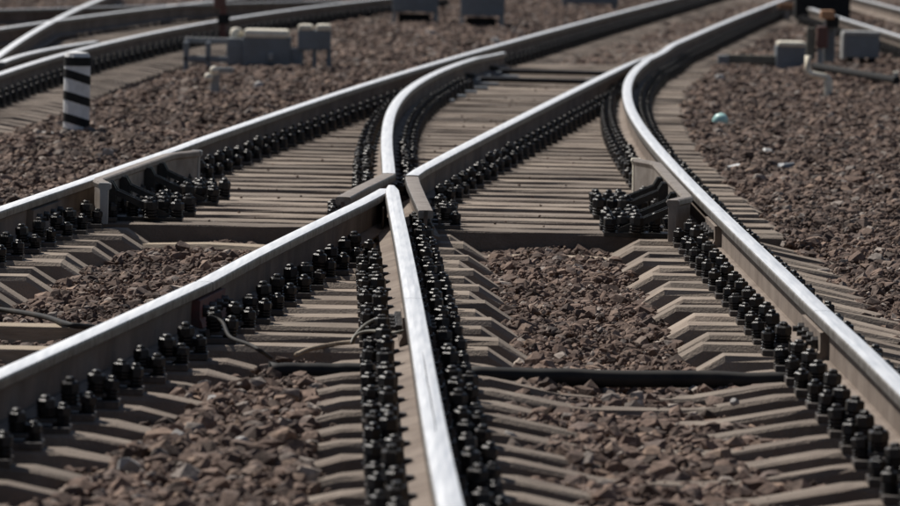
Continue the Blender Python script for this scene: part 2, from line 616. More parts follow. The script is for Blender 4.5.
def sweep(prof, path, z0, scale=None, z_off=None):
    V, Fc, n = [], [], len(prof)
    P = [Vector((p[0], p[1], 0)) for p in path]
    for i, p in enumerate(P):
        t = (P[min(i + 1, len(P) - 1)] - P[max(i - 1, 0)])
        if t.length < 1e-9:
            t = Vector((0, 1, 0))
        t.normalize()
        nx = Vector((t.y, -t.x, 0))
        k = scale(i) if scale else 1.0
        dz = z_off(i) if z_off else 0.0
        for u, z in prof:
            V.append(p + nx * (u * k) + Vector((0, 0, z0 + z + dz)))
    for i in range(len(P) - 1):
        for j in range(n):
            a, b = i * n + j, i * n + (j + 1) % n
            Fc.append((a, b, b + n, a + n))
    Fc.append(tuple(reversed(range(n))))
    Fc.append(tuple(range((len(P) - 1) * n, len(P) * n)))
    return V, Fc


def rail(name, path, label, cat='rail', group=None, scale=None, z_off=None, foot_half=False, dull=False, parent=None):
    o0 = Vector((path[0][0], path[0][1], RAIL_Z))
    root = parent or empty(name, o0, label, cat, group)
    base = Vector(root.location)
    loc = [(p[0] - base.x, p[1] - base.y) for p in path]
    V, Fc = sweep(HEAD, loc, 0, scale, z_off)
    n = len(HEAD)
    idx = [1 if (fi < (len(path) - 1) * n and (fi % n) in HEAD_TOP) else 0 for fi in range(len(Fc))]
    h = mesh_obj('rail_head', V, Fc, None, root, mats=['head_side', 'checkrail' if dull else 'polished'], midx=idx)
    V, Fc = sweep(WEB, loc, 0, None, None)
    w = mesh_obj('rail_web', V, Fc, 'rust', root)
    ft = FOOT if not foot_half else [(u * 0.45, z) for u, z in FOOT]
    V, Fc = sweep(ft, loc, 0)
    f = mesh_obj('rail_foot', V, Fc, 'rust', root)
    return root


def path_of(fn, y0, y1, step=0.35):
    n = max(2, int((y1 - y0) / step))
    return [(fn(y0 + (y1 - y0) * i / n), y0 + (y1 - y0) * i / n) for i in range(n + 1)]


JA = 32.1
JD1, JD2 = 24.6, 32.0
GAP = 0.005
rail('running_rail', path_of(lineA, 14, JA - GAP), 'short stretch of rail in front of the check rail at the striped post side')
rail('stock_rail', path_of(lineA, JA + GAP, 108), 'long rail passing the striped post that the open curved switch blade lies beside')
rail('running_rail', path_of(lineB, 13, Y_BJ - GAP), 'rail running away from the red insulated joint, beside ballast and bolt rows')
near_t = rail('running_rail', path_of(lineT, 12, Y_TJ - GAP), 'bright worn rail with a hairline crack, in front of the crossing joint')
rail('running_rail', path_of(lineD, 12, JD1 - GAP), 'rail with tan dusty web beyond the fishplate by the black pipe end')
rail('running_rail', path_of(lineD, JD1 + GAP, JD2 - GAP), 'rail section with tan web between the two fishplates, lined by black bolts')
rail('stock_rail', path_of(lineD, JD2 + GAP, 108), 'curving rail with the cream ended check rail, bending past the point machine')

ck = MB()
q0 = [px(x, y, TOP) for x, y in ((422.5, 352), (425, 366), (427, 380), (430, 395), (432, 408), (434.5, 420), (436, 432))]
for i in range(len(q0) - 1):
    w0, w1 = (.0014 if 0 < i else .0004), (.0014 if i < len(q0) - 2 else .0008)
    n = len(ck.v)
    ck.v += [q0[i] + Vector((-w0, 0, .0008)), q0[i] + Vector((w0, 0, .0008)), q0[i + 1] + Vector((w1, 0, .0008)), q0[i + 1] + Vector((-w1, 0, .0008))]
    ck.f.append([n, n + 1, n + 2, n + 3])
ck.build('hairline_crack', 'blackpaint', near_t, -Vector(near_t.location))

# crossing: vee made of two rails that run together to a nose, wing rails outside it
vee = empty('crossing_vee', (lineT(Y_NOSE), Y_NOSE, RAIL_Z), 'bright V shaped crossing nose where the two rails meet', 'rail crossing')


def vee_leg(fn, y0, y1, drop, taper):
    p = path_of(fn, y0, y1, 0.25)
    n = len(p)
    return rail('', p, '', parent=vee, z_off=lambda i: -drop * smoothstep(y1 - 2.0, y1 - 0.9, p[i][1]),
                scale=lambda i: 1.0 - taper * smoothstep(y1 - 0.5, y1, p[i][1]), foot_half=False)


Y_MEET = Y_NOSE - 0.35
vee_leg(lineT, Y_TJ + GAP, Y_NOSE, 0.0, 0.55)
p = path_of(lineB, Y_BJ + GAP, Y_MEET, 0.25)
rail('', p, '', parent=vee, z_off=lambda i: -0.0025 * smoothstep(Y_MEET - 2.2, Y_MEET - 1.0, p[i][1]))
mb = MB()
x0, yq = lineT(Y_NOSE - 1.1), Y_NOSE - 1.1
mb.box(lineB(yq) + 0.045, lineT(yq) - 0.043, yq - 0.2, yq - 0.02, 0.02, 0.125, 0.006)
fb = mb.build('filler_block', 'rust', vee, -Vector(vee.location) + Vector((0, 0, RAIL_Z)))

# curved closure rail with switch blade and wing
wing_e = [px(343, 194, TOP), px(361, 185.5, TOP), px(378, 178.5, TOP), px(389, 173, TOP)]
y_e0 = px(390, 160, TOP).y
TIP_E = Y_SWITCH


def blade_e(Y):
    x = line('T', Y)
    a = lineA(Y)
    lim = a + 0.080 + 0.11 * smoothstep(57.5, 62, Y)
    return max(x, lim) if Y > 50 else x


pe = [(v.x, v.y) for v in wing_e] + path_of(blade_e, y_e0, TIP_E, 0.35)
re_ = rail('closure_rail', pe[3:], 'curved closure rail ending in an open switch blade beside the far rail',
     scale=lambda i: 1.0 - 0.3 * smoothstep(56, TIP_E, pe[i + 3][1]),
     z_off=lambda i: -0.028 * smoothstep(58.5, TIP_E, pe[i + 3][1]))
rail('', pe[:3] + [(pe[3][0] + .001, pe[3][1] + .001)], '', parent=re_, dull=True, z_off=lambda i: -0.002 - 0.012 * (1 - smoothstep(0, 2, i)))
wing_c = [px(426, 203, TOP), px(420, 192, TOP), px(414, 181, TOP), px(412, 175, TOP)]


def blade_c(Y):
    return min(line('B', Y), lineD(Y) - 0.079) if Y > 50 else line('B', Y)


pc = [(v.x, v.y) for v in wing_c] + path_of(blade_c, px(421, 169.5, TOP).y, Y_SWITCH, 0.35)
rc_ = rail('closure_rail', pc[3:], 'straight closure rail from the crossing, its blade closed against the curving rail',
     scale=lambda i: 1.0 - 0.65 * smoothstep(55, Y_SWITCH, pc[i + 3][1]),
     z_off=lambda i: -0.014 * smoothstep(58, Y_SWITCH, pc[i + 3][1]))
rail('', pc[:3] + [(pc[3][0], pc[3][1] + .001)], '', parent=rc_, dull=True, z_off=lambda i: -0.006 - 0.03 * (1 - smoothstep(0, 3, i)))

# ------------------------------------------------------------------ fastenings
mb = MB()
mb.lathe([(.031, 0), (.033, .005), (.024, .008), (.029, .012), (.029, .017), (.023, .020), (.029, .024), (.029, .029), (.023, .032),
          (.029, .036), (.029, .042)], 8)
mb.lathe([(.0295, .042), (.0295, .066), (.024, .072), (.0155, .072), (.0155, .081), (.010, .086)], 6)
BOLT = mb.mesh('bolt', 'black')


def plate_mesh(name, sides=(-1, 1), with_bolts=False):
    mb = MB()
    x0, x1 = (-.20 if -1 in sides else -.06), (.20 if 1 in sides else .06)
    mb.box(x0, x1, -.08, .08, 0.0, .0235, .003)
    for s in sides:
        a, b = sorted((s * .083, s * .098))
        mb.box(a, b, -.075, .075, .0225, .055)
        a, b = sorted((s * .055, s * .155))
        mb.box(a, b, -.032, .032, .032, .048, .004)
        if with_bolts:
            mb.lathe([(.03, 0), (.03, .036), (.026, .038), (.026, .064), (.012, .07), (.012, .088)], 6, (s * .118, 0, .045))
            mb.lathe([(.03, 0), (.03, .036), (.026, .038), (.026, .064), (.012, .07), (.012, .088)], 6, (s * .172, 0, .022))
    return mb.mesh(name, 'plate' if not with_bolts else 'black')


PLATE = {(-1, 1): plate_mesh('rail_plate'), (-1,): plate_mesh('rail_plate', (-1,)), (1,): plate_mesh('rail_plate', (1,))}
PLATE_FAR = plate_mesh('rail_fastening', (-1, 1), True)


def fasten(parent, x, y, sides=(-1, 1), far=False, ang=0.0):
    """plate and bolts as parts of the sleeper they are screwed to (parent sits unrotated)."""
    loc = Vector((x, y, 0)) - Vector((parent.location.x, parent.location.y, 0))
    if far:
        return link('rail_fastening', PLATE_FAR, parent, loc, (0, 0, ang))
    p = link('rail_plate', PLATE[tuple(sides)], parent, loc, (0, 0, ang))
    for s in sides:
        for (u, z, sc) in ((.116, .046, 0.98), (.172, .0225, 0.86)):
            b = link('bolt', BOLT, p, (s * u + rnd.uniform(-.004, .004), rnd.uniform(-.018, .018), z), (rnd.uniform(-.1, .1), rnd.uniform(-.1, .1), rnd.uniform(0, 6)))
            k = sc * rnd.uniform(0.86, 1.16)
            w = sc * rnd.uniform(1.08, 1.2)
            b.scale = (w, w, k)
    return p


# ------------------------------------------------------------------ sleepers
def sleeper_mesh(name, prof, w=0.25, m='concrete', jitter=0.006, depth=0.22, bev=.02):
    """prof: (x, z) along the sleeper."""
    V, Fc = [], []
    q = []
    for i in range(len(prof) - 1):       # short pieces so that edges wander a little
        (xa, za), (xb, zb) = prof[i], prof[i + 1]
        k = max(1, int(abs(xb - xa) / 0.28))
        q += [(xa + (xb - xa) * j / k, za + (zb - za) * j / k) for j in range(k)]
    q.append(prof[-1])
    h = w / 2
    for x, z in q:
        j = lambda a=1.0: rnd.uniform(-jitter, jitter) * a
        V += [(x, -h - .025, -depth), (x, -h + j(), z - bev + j(.8)), (x, -h + bev + j(), z + j(.6)), (x, h - bev + j(), z + j(.6)),
              (x, h + j(), z - bev), (x, h + .025, -depth)]
    for i in range(len(q) - 1):
        for k in range(6):
            a, b = i * 6 + k, i * 6 + (k + 1) % 6
            Fc.append((a, a + 6, b + 6, b))
    Fc.append((0, 1, 2, 3, 4, 5))
    e = (len(q) - 1) * 6
    Fc.append((e + 5, e + 4, e + 3, e + 2, e + 1, e))
    me = bpy.data.meshes.new(name)
    me.from_pydata(V, [], Fc)
    me.materials.append(MAT[m])
    return me


def put_sleeper(prof, Y, label, group, w=0.25, m='concrete', name='concrete_sleeper', dz=0.0, bev=.02):
    xm = (prof[0][0] + prof[-1][0]) / 2
    me = sleeper_mesh(name, [(x - xm, z) for x, z in prof], w, m, bev=bev)
    o = link(name, me, None, (xm, Y, dz))
    tag(o, label, 'sleeper', group)
    return o


def near_profile(l, r, long_l=0.55, long_r=0.55):
    return [(l - long_l, -.055), (l - .27, -.004), (l - .20, 0), (l + .21, 0), (l + .27, -.006), (l + .54, -.058), (l + .66, -.064), (r - .66, -.064),
            (r - .54, -.058), (r - .27, -.006), (r - .21, 0), (r + .20, 0), (r + .27, -.004), (r + long_r, -.055)]


# single sleepers in front of the pipe
Y = ZONE_PIPE - 0.42
while Y > 14.6:
    y1 = Y + rnd.uniform(-.03, .03)
    a, b = lineA(y1), lineB(y1)
    o = put_sleeper(near_profile(a, b, .55, .52 + rnd.uniform(-.05, .05)), y1, 'concrete sleeper with sloped end under the rail in front of the red insulated joint',
                    'sleepers in front of the insulated joint', w=.175, bev=.012, m='concrete_old')
    fasten(o, b, y1)
    fasten(o, a, y1)
    Y -= 0.565
Y = ZONE_PIPE - 0.42
while Y > 14.6:
    y1 = Y + rnd.uniform(-.03, .03)
    t, d = lineT(y1), lineD(y1)
    o = put_sleeper(near_profile(t, d, .50 + rnd.uniform(-.06, .06), .55), y1, 'half buried concrete sleeper in front of the black pipe under the cracked bright rail',
                    'sleepers in front of the black pipe', w=.175, bev=.012, m='concrete_old')
    fasten(o, t, y1)
    fasten(o, d, y1)
    Y -= 0.565

# long shaped bearers between the pipe and the crossing
Y = ZONE_PIPE + 0.42
i = 0
while Y < Y_BEARER - 0.45:
    y1 = Y + rnd.uniform(-.02, .02)
    a, b, t, d = lineA(y1), lineB(y1), lineT(y1), lineD(y1)
    e = 0.04 if i % 2 else -0.015        # shoulders alternate
    pr = [(a - .60, -.06), (a - .33, 0), (a + .34 + e, 0), (a + .50 + e, -.10), (b - .52, -.10), (b - .36, 0),
          (t + .31 + e, 0), (t + .47 + e, -.10), (d - .53 - e, -.10), (d - .36 - e, 0), (d + .26, 0), (d + .62 + e, -.075)]
    o = put_sleeper(pr, y1, 'shouldered concrete bearer directly behind the black pipe' if i == 0 else 'long concrete bearer with chamfered shoulders between black pipe and crossing',
                    None if i == 0 else 'shouldered bearers in front of the crossing')
    close = (t - b) < 0.40
    fasten(o, a, y1)
    fasten(o, b, y1, (-1,) if close and (t - b) < 0.26 else (-1, 1))
    fasten(o, t, y1, (1,) if close else (-1, 1))
    fasten(o, d, y1)
    Y += 0.565
    i += 1

# a plank-like bearer lying lower, half buried, just in front of the first flat bearer
yb = px(540, 259, -0.08).y
for xa, xb, lab in ((px(140, 247, -.08).x, px(276, 248, -.08).x, 'buried pale timber strip in front of the flat bearers on the striped post side'),
                    (px(488, 258, -.08).x, px(606, 259, -.08).x, 'buried pale timber strip in front of the flat bearers beside the crossing')):
    me = sleeper_mesh('timber_strip', [(-(xb - xa) / 2, -.070), (0, -.062), ((xb - xa) / 2, -.070)], .22, 'wood')
    o = link('timber_strip', me, None, ((xa + xb) / 2, yb if xa > 0 else px(200, 247, -.08).y, 0))
    tag(o, lab, 'timber')

# flat bearers of the turnout
Y = Y_BEARER + 0.13
i = 0
while Y < Y_SWITCH + 3:
    y1 = Y + rnd.uniform(-.02, .02)
    a, d = lineA(y1), lineD(y1)
    pr = [(a - .62, -.02), (a - .55, 0), (d + .42, 0), (d + .50, -.03)]
    far = y1 > 42
    o = put_sleeper(pr, y1, 'first flat bearer with its tall front face exposed above the buried timber strips' if i == 0 else 'long flat concrete bearer spanning all rails behind the crossing' if y1 < 47 else
                    'long flat concrete bearer under the switch blades', None if i == 0 else 'flat bearers behind the crossing' if y1 < 47 else 'bearers under the switch blades',
                    w=0.275 + rnd.uniform(-.015, .015), bev=.009, dz=rnd.uniform(-.004, .004), m='concrete' if i % 3 else 'concrete_old')
    fasten(o, a, y1, far=far)
    if y1 < 56:
        if y1 > Y_NOSE + 1.6:
            fasten(o, lineT(y1), y1, far=far)
        elif y1 < Y_NOSE + 1.0:
            fasten(o, lineT(y1) - 0.13, y1, (-1,))
            fasten(o, lineT(y1) + 0.16, y1, (1,))
        if y1 > Y_NOSE + 1.4:
            fasten(o, lineB(y1), y1, far=far)
    fasten(o, d, y1, (-1, 1), far=far)
    Y += 0.575
    i += 1

# plain sleepers beyond the switch
i = 0
while Y < 106:
    a, d = lineA(Y), lineD(Y)
    pr = [(a - .60, -.05), (a - .3, 0), (a + .3, 0), (a + .6, -.03), (d - .6, -.03), (d - .3, 0), (d + .3, 0), (d + .6, -.05)]
    o = put_sleeper(pr, Y, 'blurred concrete sleeper beyond the switch blade tips', 'sleepers beyond the switch', m='concrete_old')
    fasten(o, a, Y, far=True)
    fasten(o, d, Y, far=True)
    Y += 0.575

# ------------------------------------------------------------------ check rails
CHECK = [(-.016, .02), (.016, .02), (.018, .19), (.030, .200), (.030, .222), (.022, .228), (-.022, .228), (-.028, .215), (-.018, .19)]


def check_rail(fn, side, y0, y1, label, ends):
    """side: +1 when it stands to the right of its running rail, -1 to the left."""
    def off(Y):
        fl = max(1 - smoothstep(y0, y0 + .55, Y), smoothstep(y1 - .55, y1, Y))
        return side * (0.105 + 0.10 * fl)
    p = path_of(lambda Y: fn(Y) + off(Y), y0, y1, 0.14)
    root = empty('check_rail', (p[0][0], p[0][1], 0), label, 'check rail')
    q = [(x - p[0][0], y - p[0][1]) for x, y in p]
    V, Fc = sweep(CHECK, q, 0.0)
    mesh_obj('guard_plate', V, Fc, 'checkrail', root)
    # pale worn ends
    for s, (ya, yb2) in enumerate(((y0 - 0.012, y0 + 0.05), (y1 - 0.05, y1 + 0.012))):
        pp = [(fn(ya) + off(max(y0, min(y1, ya))) - p[0][0], ya - p[0][1]), (fn(yb2) + off(max(y0, min(y1, yb2))) - p[0][0], yb2 - p[0][1])]
        V, Fc = sweep([(u * 1.12, z * 1.004 + .001) for u, z in CHECK], pp, 0.0)
        mesh_obj('end_cap', V, Fc, ends[s], root)
    # brackets in pairs on the bearers
    for yk in (y0 + .75, y0 + 1.35, y0 + 2.45, y0 + 3.05):
        xk = fn(yk) + off(yk) + side * .014
        mb = MB()
        a, b = sorted((0.0, side * .40))
        mb.box(a, b, -.09, .09, .0, .026, .004)
        br = mb.build('bracket_base', 'black', root, (xk - p[0][0], yk - p[0][1], 0))
        for dy in (-.06, .06):
            m2 = MB()
            m2.prism([(0.0, .02), (side * .055, .02), (side * .055, .17), (side * .035, .205), (0.0, .205)], (1, 0, 0), (0, 0, 1), (0, 1, 0), (0, dy, 0), .03)
            m2.prism([(side * .02, .150), (side * .02, .180), (side * .33, .045), (side * .33, .02), (side * .29, .02)], (1, 0, 0), (0, 0, 1), (0, 1, 0), (0, dy, 0), .014)
            m2.build('gusset', 'black', br)
        for (u, dy) in ((.14, 0), (.22, 0.02), (.30, 0), (.37, -.045), (.37, .045), (.24, -.12), (.24, .12)):
            bb = link('bolt', BOLT, br, (side * u, dy, .022), (rnd.uniform(-.06, .06), rnd.uniform(-.06, .06), rnd.uniform(0, 6)))
            k = rnd.uniform(1.0, 1.3)
            bb.scale = (1.15, 1.15, k)
    return root


check_rail(lineA, 1, 33.0, 37.2, 'dark check rail with four brackets beside the rail running past the striped post', ('palegrey', 'palegrey'))
check_rail(lineD, -1, 32.5, 37.4, 'cream ended check rail with brackets beside the curving rail', ('checkrail', 'cream'))


# ------------------------------------------------------------------ fishplates
def fishplate(fn, side, yc, L, label, m='rust'):
    y0, y1 = yc - L / 2, yc + L / 2
    p = [(fn(y0) - fn(yc), y0 - yc), (fn(y1) - fn(yc), y1 - yc)]
    root = empty('fishplate', (fn(yc), yc, RAIL_Z), label, 'fishplate')
    s = side
    prof = [(s * .0095, .030), (s * .055, .024), (s * .050, .045), (s * .042, .060), (s * .042, .108), (s * .044, .130), (s * .0095, .134)]
    if s < 0:
        prof = prof[::-1]
    V, Fc = sweep(prof, p, 0)
    mesh_obj('bar', V, Fc, m, root)
    for k in range(4):
        yy = y0 + L * (k + .5) / 4
        mb = MB()
        mb.lathe([(.024, 0), (.024, .022), (.019, .026), (.011, .026), (.011, .045)], 6)
        mb.build('track_bolt', 'black', root, (fn(yy) - fn(yc) + s * .042, yy - yc, .084), (0, s * math.pi / 2, 0))
    return root


fishplate(lineD, -1, JD1, 1.0, 'tan fishplate with dark end on the rail web beside the black pipe end')
fishplate(lineD, 1, JD1, 1.0, 'fishplate on the outer web beside the black pipe end')
fishplate(lineD, -1, JD2 - .05, 0.9, 'tan fishplate on the rail web just in front of the cream ended check rail')
fishplate(lineA, 1, JA, 1.0, 'dark fishplate on the rail web just in front of the dark check rail')
fishplate(lineB, 1, Y_BJ, 0.8, 'faded red insulated fishplate at the rail joint with the curled cable', 'red')
fishplate(lineT, -1, Y_TJ, 0.8, 'fishplate on the web at the joint of the crossing nose rail')
fishplate(lineT, 1, Y_TJ, 0.8, 'shaded fishplate on the far web at the joint of the crossing nose rail')


# ------------------------------------------------------------------ pipe, boards, cables
def pipe_piece(x0, y0, x1, y1, label, r=0.033):
    a, b = px(x0, y0, .03), px(x1, y1, .03)
    b.y = a.y + (b.y - a.y) * .6
    root = empty('black_pipe', (a + b) / 2 - Vector((0, 0, .03)), label, 'pipe')
    mb = MB()
    d = (b - a) / 2
    n = 12
    mb.tube([(-d + d * 2 * i / n) + Vector((0, rnd.uniform(-.004, .004), -.02 + rnd.uniform(-.003, .003))) for i in range(n + 1)], r, 10)
    mb.build('pipe_body', 'rubber', root, smooth=True)
    for s in (-1, 1):
        m2 = MB()
        e = d * s
        m2.tube([e * .985 + Vector((0, 0, -.02)), e * 1.0 + Vector((0, 0, -.02))], r * 1.12, 10)
        m2.build('pipe_collar', 'rubber', root)
    return root


pipe_piece(269, 357.5, 372, 358.5, 'black pipe piece lying between the red joint rail and the cracked rail')
pipe_piece(452, 361.5, 806, 368, 'long black pipe lying across between the bolt rows of two rails')

for (x0, y0, x1, y1, lab) in ((-60, 321, 92, 326, 'pale cable trough board by the ballast behind the cracked cable'),
                              (-60, 346, 52, 348, 'pale cable trough board right behind the rail with the red joint')):
    a, b = px(x0, y0, -.02), px(x1, y1, -.02)
    mb = MB()
    L = b.x - a.x
    mb.box(-L / 2, L / 2, -.10, .10, -.16, 0, .008)
    o = mb.build('cable_trough', 'wood', None, ((a.x + b.x) / 2, b.y, -.02))
    tag(o, lab, 'cable trough')


def cable(name, pts, r, m, label, cat='cable'):
    P = [Vector(p) for p in pts]
    # Catmull-Rom
    out = []
    for i in range(len(P) - 1):
        p0, p1, p2, p3 = P[max(i - 1, 0)], P[i], P[i + 1], P[min(i + 2, len(P) - 1)]
        for k in range(6):
            t = k / 6
            out.append(.5 * ((2 * p1) + (p2 - p0) * t + (2 * p0 - 5 * p1 + 4 * p2 - p3) * t * t + (3 * p1 - p0 - 3 * p2 + p3) * t ** 3))
    out.append(P[-1])
    c = out[0].copy()
    mb = MB()
    mb.tube([q - c for q in out], r, 7)
    o = mb.build(name, m, None, c, smooth=True)
    return tag(o, label, cat)


cable('joint_cable', [px(208, 316, .12), px(222, 322, .10), px(230, 337, .06), (px(250, 345, .05)), px(262, 352, .03), px(271, 358, -.02)], .008, 'rubber',
      'black cable curling down from the red insulated joint')
cable('signal_cable', [px(-30, 306, -.03), px(10, 311, -.04), px(45, 317, -.02), px(70, 325, .0), px(92, 327, -.02), px(105, 331, -.05)], .012, 'rubber',
      'dark cable snaking over the ballast onto the trough board')
cable('bond_wire', [px(378, 318, .10), px(365, 325, .09), px(354, 337, .05), px(352, 343, .03), px(358, 334, .07), px(372, 331, .09), px(392, 333, .11), px(404, 331, .12)], .006, 'olive',
      'thin looped bond wire at the rail joint beside the flat bearers')
cable('bond_wire', [px(354, 342, .02), px(335, 344, .01), px(310, 349, .0), px(296, 355, -.01)], .009, 'wood',
      'straight tan rod lying from the wire loop to the black pipe')

# ------------------------------------------------------------------ switch rods and slide plates at the blades
for k, yr in enumerate((57.6, 60.2)):
    xa, xb = blade_e(yr) + .03, blade_c(yr) - .03
    r_ = empty('stretcher_bar', ((xa + xb) / 2, yr, .05), ['dark stretcher bar joining the two switch blades, nearer the crossing', 'dark stretcher bar joining the two switch blades at their tips'][k], 'rod')
    mb = MB()
    L = (xb - xa) / 2
    mb.tube([(-L, .0, .0), (L, -.15, .0)], .024, 8)
    mb.build('rod', 'black', r_)
    for s, yy in ((-1, 0), (1, -.15)):
        m2 = MB()
        m2.box(s * L - .06, s * L + .06, yy - .05, yy + .05, -.035, .05, .006)
        m2.build('rod_bracket', 'black', r_)
for k in range(9):
    yy = 50.5 + k * 1.15
    for fn, s in ((lineA, 1), (lineD, -1)):
        mb = MB()
        a, b = sorted((s * .07, s * .52))
        mb.box(a, b, -.085, .085, 0.002, .026, .004)
        mb.box(*sorted((s * .30, s * .36)), -.06, .06, .026, .06, .004)
        o = mb.build('slide_plate', 'grey', None, (fn(yy), yy, 0))
        tag(o, 'grey slide plate under the open curved switch blade' if s > 0 else 'grey slide plate under the closed switch blade', 'slide plate',
            'slide plates under the open blade' if s > 0 else 'slide plates under the closed blade')

# ------------------------------------------------------------------ neighbouring tracks
def polyline_rail(pix, label, group=None, ext0=0.0, ext1=0.0):
    P = [px(x, y, TOP) for x, y in pix]
    P.sort(key=lambda v: v.y)
    ys = np.array([v.y for v in P]); xs = np.array([v.x for v in P])
    c = np.polyfit(ys, xs, 2 if len(P) > 3 else 1)
    y0, y1 = ys[0] - ext0, ys[-1] + ext1
    fn = lambda Y: float(np.polyval(c, Y)) if ys[0] <= Y <= ys[-1] else (
        float(np.polyval(c, ys[0]) + (np.polyval(c, ys[0] + 1) - np.polyval(c, ys[0])) * (Y - ys[0])) if Y < ys[0] else
        float(np.polyval(c, ys[-1]) + (np.polyval(c, ys[-1]) - np.polyval(c, ys[-1] - 1)) * (Y - ys[-1])))
    rail('running_rail', path_of(fn, y0, y1, 0.8), label, group=group)
    return fn, y0, y1


gfn, gy0, gy1 = polyline_rail([(0, 72), (60, 55), (100, 45), (150, 34), (200, 22), (300, 8), (360, 1)], 'blurred rail of the neighbouring track behind the striped post', ext0=24, ext1=8)
hfn, hy0, hy1 = polyline_rail([(0, 28), (50, 21), (100, 14), (200, 2)], 'blurred far rail of the neighbouring track crossed by a diagonal rail', ext0=26, ext1=10)
polyline_rail([(0, 54), (30, 34), (52, 21), (95, 1)], 'blurred diagonal rail crossing over the neighbouring track', ext0=14, ext1=8)
polyline_rail([(0, 62), (40, 51), (75, 43), (100, 41)], 'short blurred check rail beside the neighbouring track rail')
polyline_rail([(0, 9), (60, 8), (150, 5)], 'faint farthest rail behind the neighbouring track', ext0=6, ext1=6)
kfn, ky0, ky1 = polyline_rail([(905, 37), (880, 30), (853, 21)], 'blurred rail behind the grey relay box on the cream pipe side', ext0=8, ext1=8)
polyline_rail([(905, 10), (885, 5), (862, -1)], 'farthest blurred rail behind the grey relay box on the cream pipe side', ext0=6, ext1=6)
Y = gy0
while Y < gy1:
    x = gfn(Y)
    xl = min(hfn(Y) - .5, x - 2.1) if Y < 75 else x - 2.2
    pr = [(xl, 0), (x + .42, 0), (x + .62, -.03)]
    o = put_sleeper(pr, Y, 'blurred concrete bearer of the neighbouring track behind the striped post', 'bearers of the neighbouring track', m='concrete_old')
    fasten(o, x, Y, far=True)
    Y += .575
Y = ky0
while Y < ky1:
    x = kfn(Y)
    pr = [(x - .6, -.05), (x - .3, 0), (x + 1.9, 0), (x + 2.2, -.05)]
    o = put_sleeper(pr, Y, 'blurred concrete sleeper behind the grey relay box', 'sleepers behind the relay box', m='concrete_old')
    fasten(o, x, Y, far=True)
    Y += .575

# ------------------------------------------------------------------ striped marker post
p0 = px(76, 137, -.05)
sc = F_PX / p0.y
PH, PR = 84 / sc + .02, 13.2 / sc
post = empty('marker_post', (p0.x, p0.y, -.08), 'white concrete marker post with black diagonal stripes, standing in the ballast', 'marker post')
mb = MB()
mb.lathe([(PR, 0), (PR, PH - .02), (PR * .86, PH + .012), (PR * .3, PH + .02)], 14)
mb.build('shaft', 'white', post, smooth=False)
for yk in (57.5, 76.5, 98.5, 120.5, 135.5):
    zc = (137 - yk) / sc + .03
    V, Fc, n = [], [], 28
    for i in range(n):
        a = 2 * math.pi * i / n
        zt = min(zc - 0.026 * math.cos(a) - .006 * math.sin(a), PH - .046)
        for r, z in ((PR * .99, zt - .032), (PR + .003, zt - .030), (PR + .003, zt + .028), (PR * .99, zt + .030)):
            V.append((r * math.cos(a), r * math.sin(a), z))
    for i in range(n):
        j = (i + 1) % n
        for q in range(3):
            Fc.append((i * 4 + q, j * 4 + q, j * 4 + q + 1, i * 4 + q + 1))
    mesh_obj('stripe', V, Fc, 'blackpaint', post)


# ------------------------------------------------------------------ point machines, boxes, posts in the background
def hpx(x, y_base, zb=-0.03):
    p = px(x, y_base, zb)
    return p, F_PX / p.y


def boxes(name, cat, label, xb, yb, parts, group=None):
    """parts: (part name, material, x0,x1,ytop,ybot in pixels, depth m, dy m)"""
    p, s = hpx(xb, yb)
    root = empty(name, p, label, cat, group)
    for (nm, m, x0, x1, yt, yb2, dep, dy, *bev) in parts:
        mb = MB()
        mb.box((x0 - xb) / s, (x1 - xb) / s, dy, dy + dep, (yb - yb2) / s - (.06 if yb2 >= yb else 0), (yb - yt) / s, bev[0] if bev else .012)
        mb.build(nm, m, root)
    return root, s


pm, s = boxes('point_machine', 'point machine', 'grey point machine with pale lid beside the neighbouring track', 265, 68, [
    ('housing', 'grey', 242, 290, 37, 68, .42, 0), ('lid', 'cream', 243, 288, 29.5, 38, .46, -.02, .035), ('motor_case', 'grey', 226, 243, 39, 66, .36, .03),
    ('foot', 'blackpaint', 248, 284, 64, 69, .5, -.05), ('handle', 'palegrey', 268, 273, 52, 60, .04, -.042), ('side_flange', 'grey', 288, 300, 48, 66, .3, .05)])
mb = MB()
mb.lathe([(.05, -.05), (.062, 0), (.05, .05), (.02, .062)], 10)
mb.build('cap', 'cream', pm, ((235 - 265) / s, .2, (68 - 35) / s), smooth=True)
jb, s = boxes('junction_box', 'junction box', 'twin grey junction box on legs with two pale lids', 313, 69, [
    ('box_body', 'grey', 297, 330, 30, 50, .3, 0), ('leg', 'grey', 298, 303, 48, 69, .06, .03), ('leg', 'grey', 312, 316, 48, 69, .06, .03), ('leg', 'grey', 326, 331, 48, 69, .06, .03),
    ('lid', 'cream', 297, 312, 24.5, 31, .33, -.015, .035), ('lid', 'cream', 315, 330, 24, 31, .33, -.015, .035)])
boxes('drive_bed', 'drive bed', 'low pale metal frame between point machine and neighbouring rail', 204, 70, [
    ('top_rail', 'palegrey', 183, 227, 38, 44, .06, .2), ('low_rail', 'grey', 183, 228, 56, 62, .06, 0), ('upright', 'grey', 183, 188, 42, 70, .2, 0), ('upright', 'grey', 205, 210, 42, 70, .2, 0)])
st, s = boxes('cable_stake', 'stake', 'short grey stake with two cream knobs in front of the point machine', 215, 95, [
    ('stake_body', 'palegrey', 210, 219, 74, 95, .06, 0), ('arm', 'palegrey', 214, 233, 67, 73, .05, .02)])
for (x, y) in ((214, 70), (208.5, 77)):
    mb = MB()
    mb.lathe([(.01, -.034), (.03, -.026), (.038, 0), (.03, .026), (.01, .034)], 10)
    mb.build('knob', 'cream', st, ((x - 215) / s, -.02, (95 - y) / s), smooth=True)
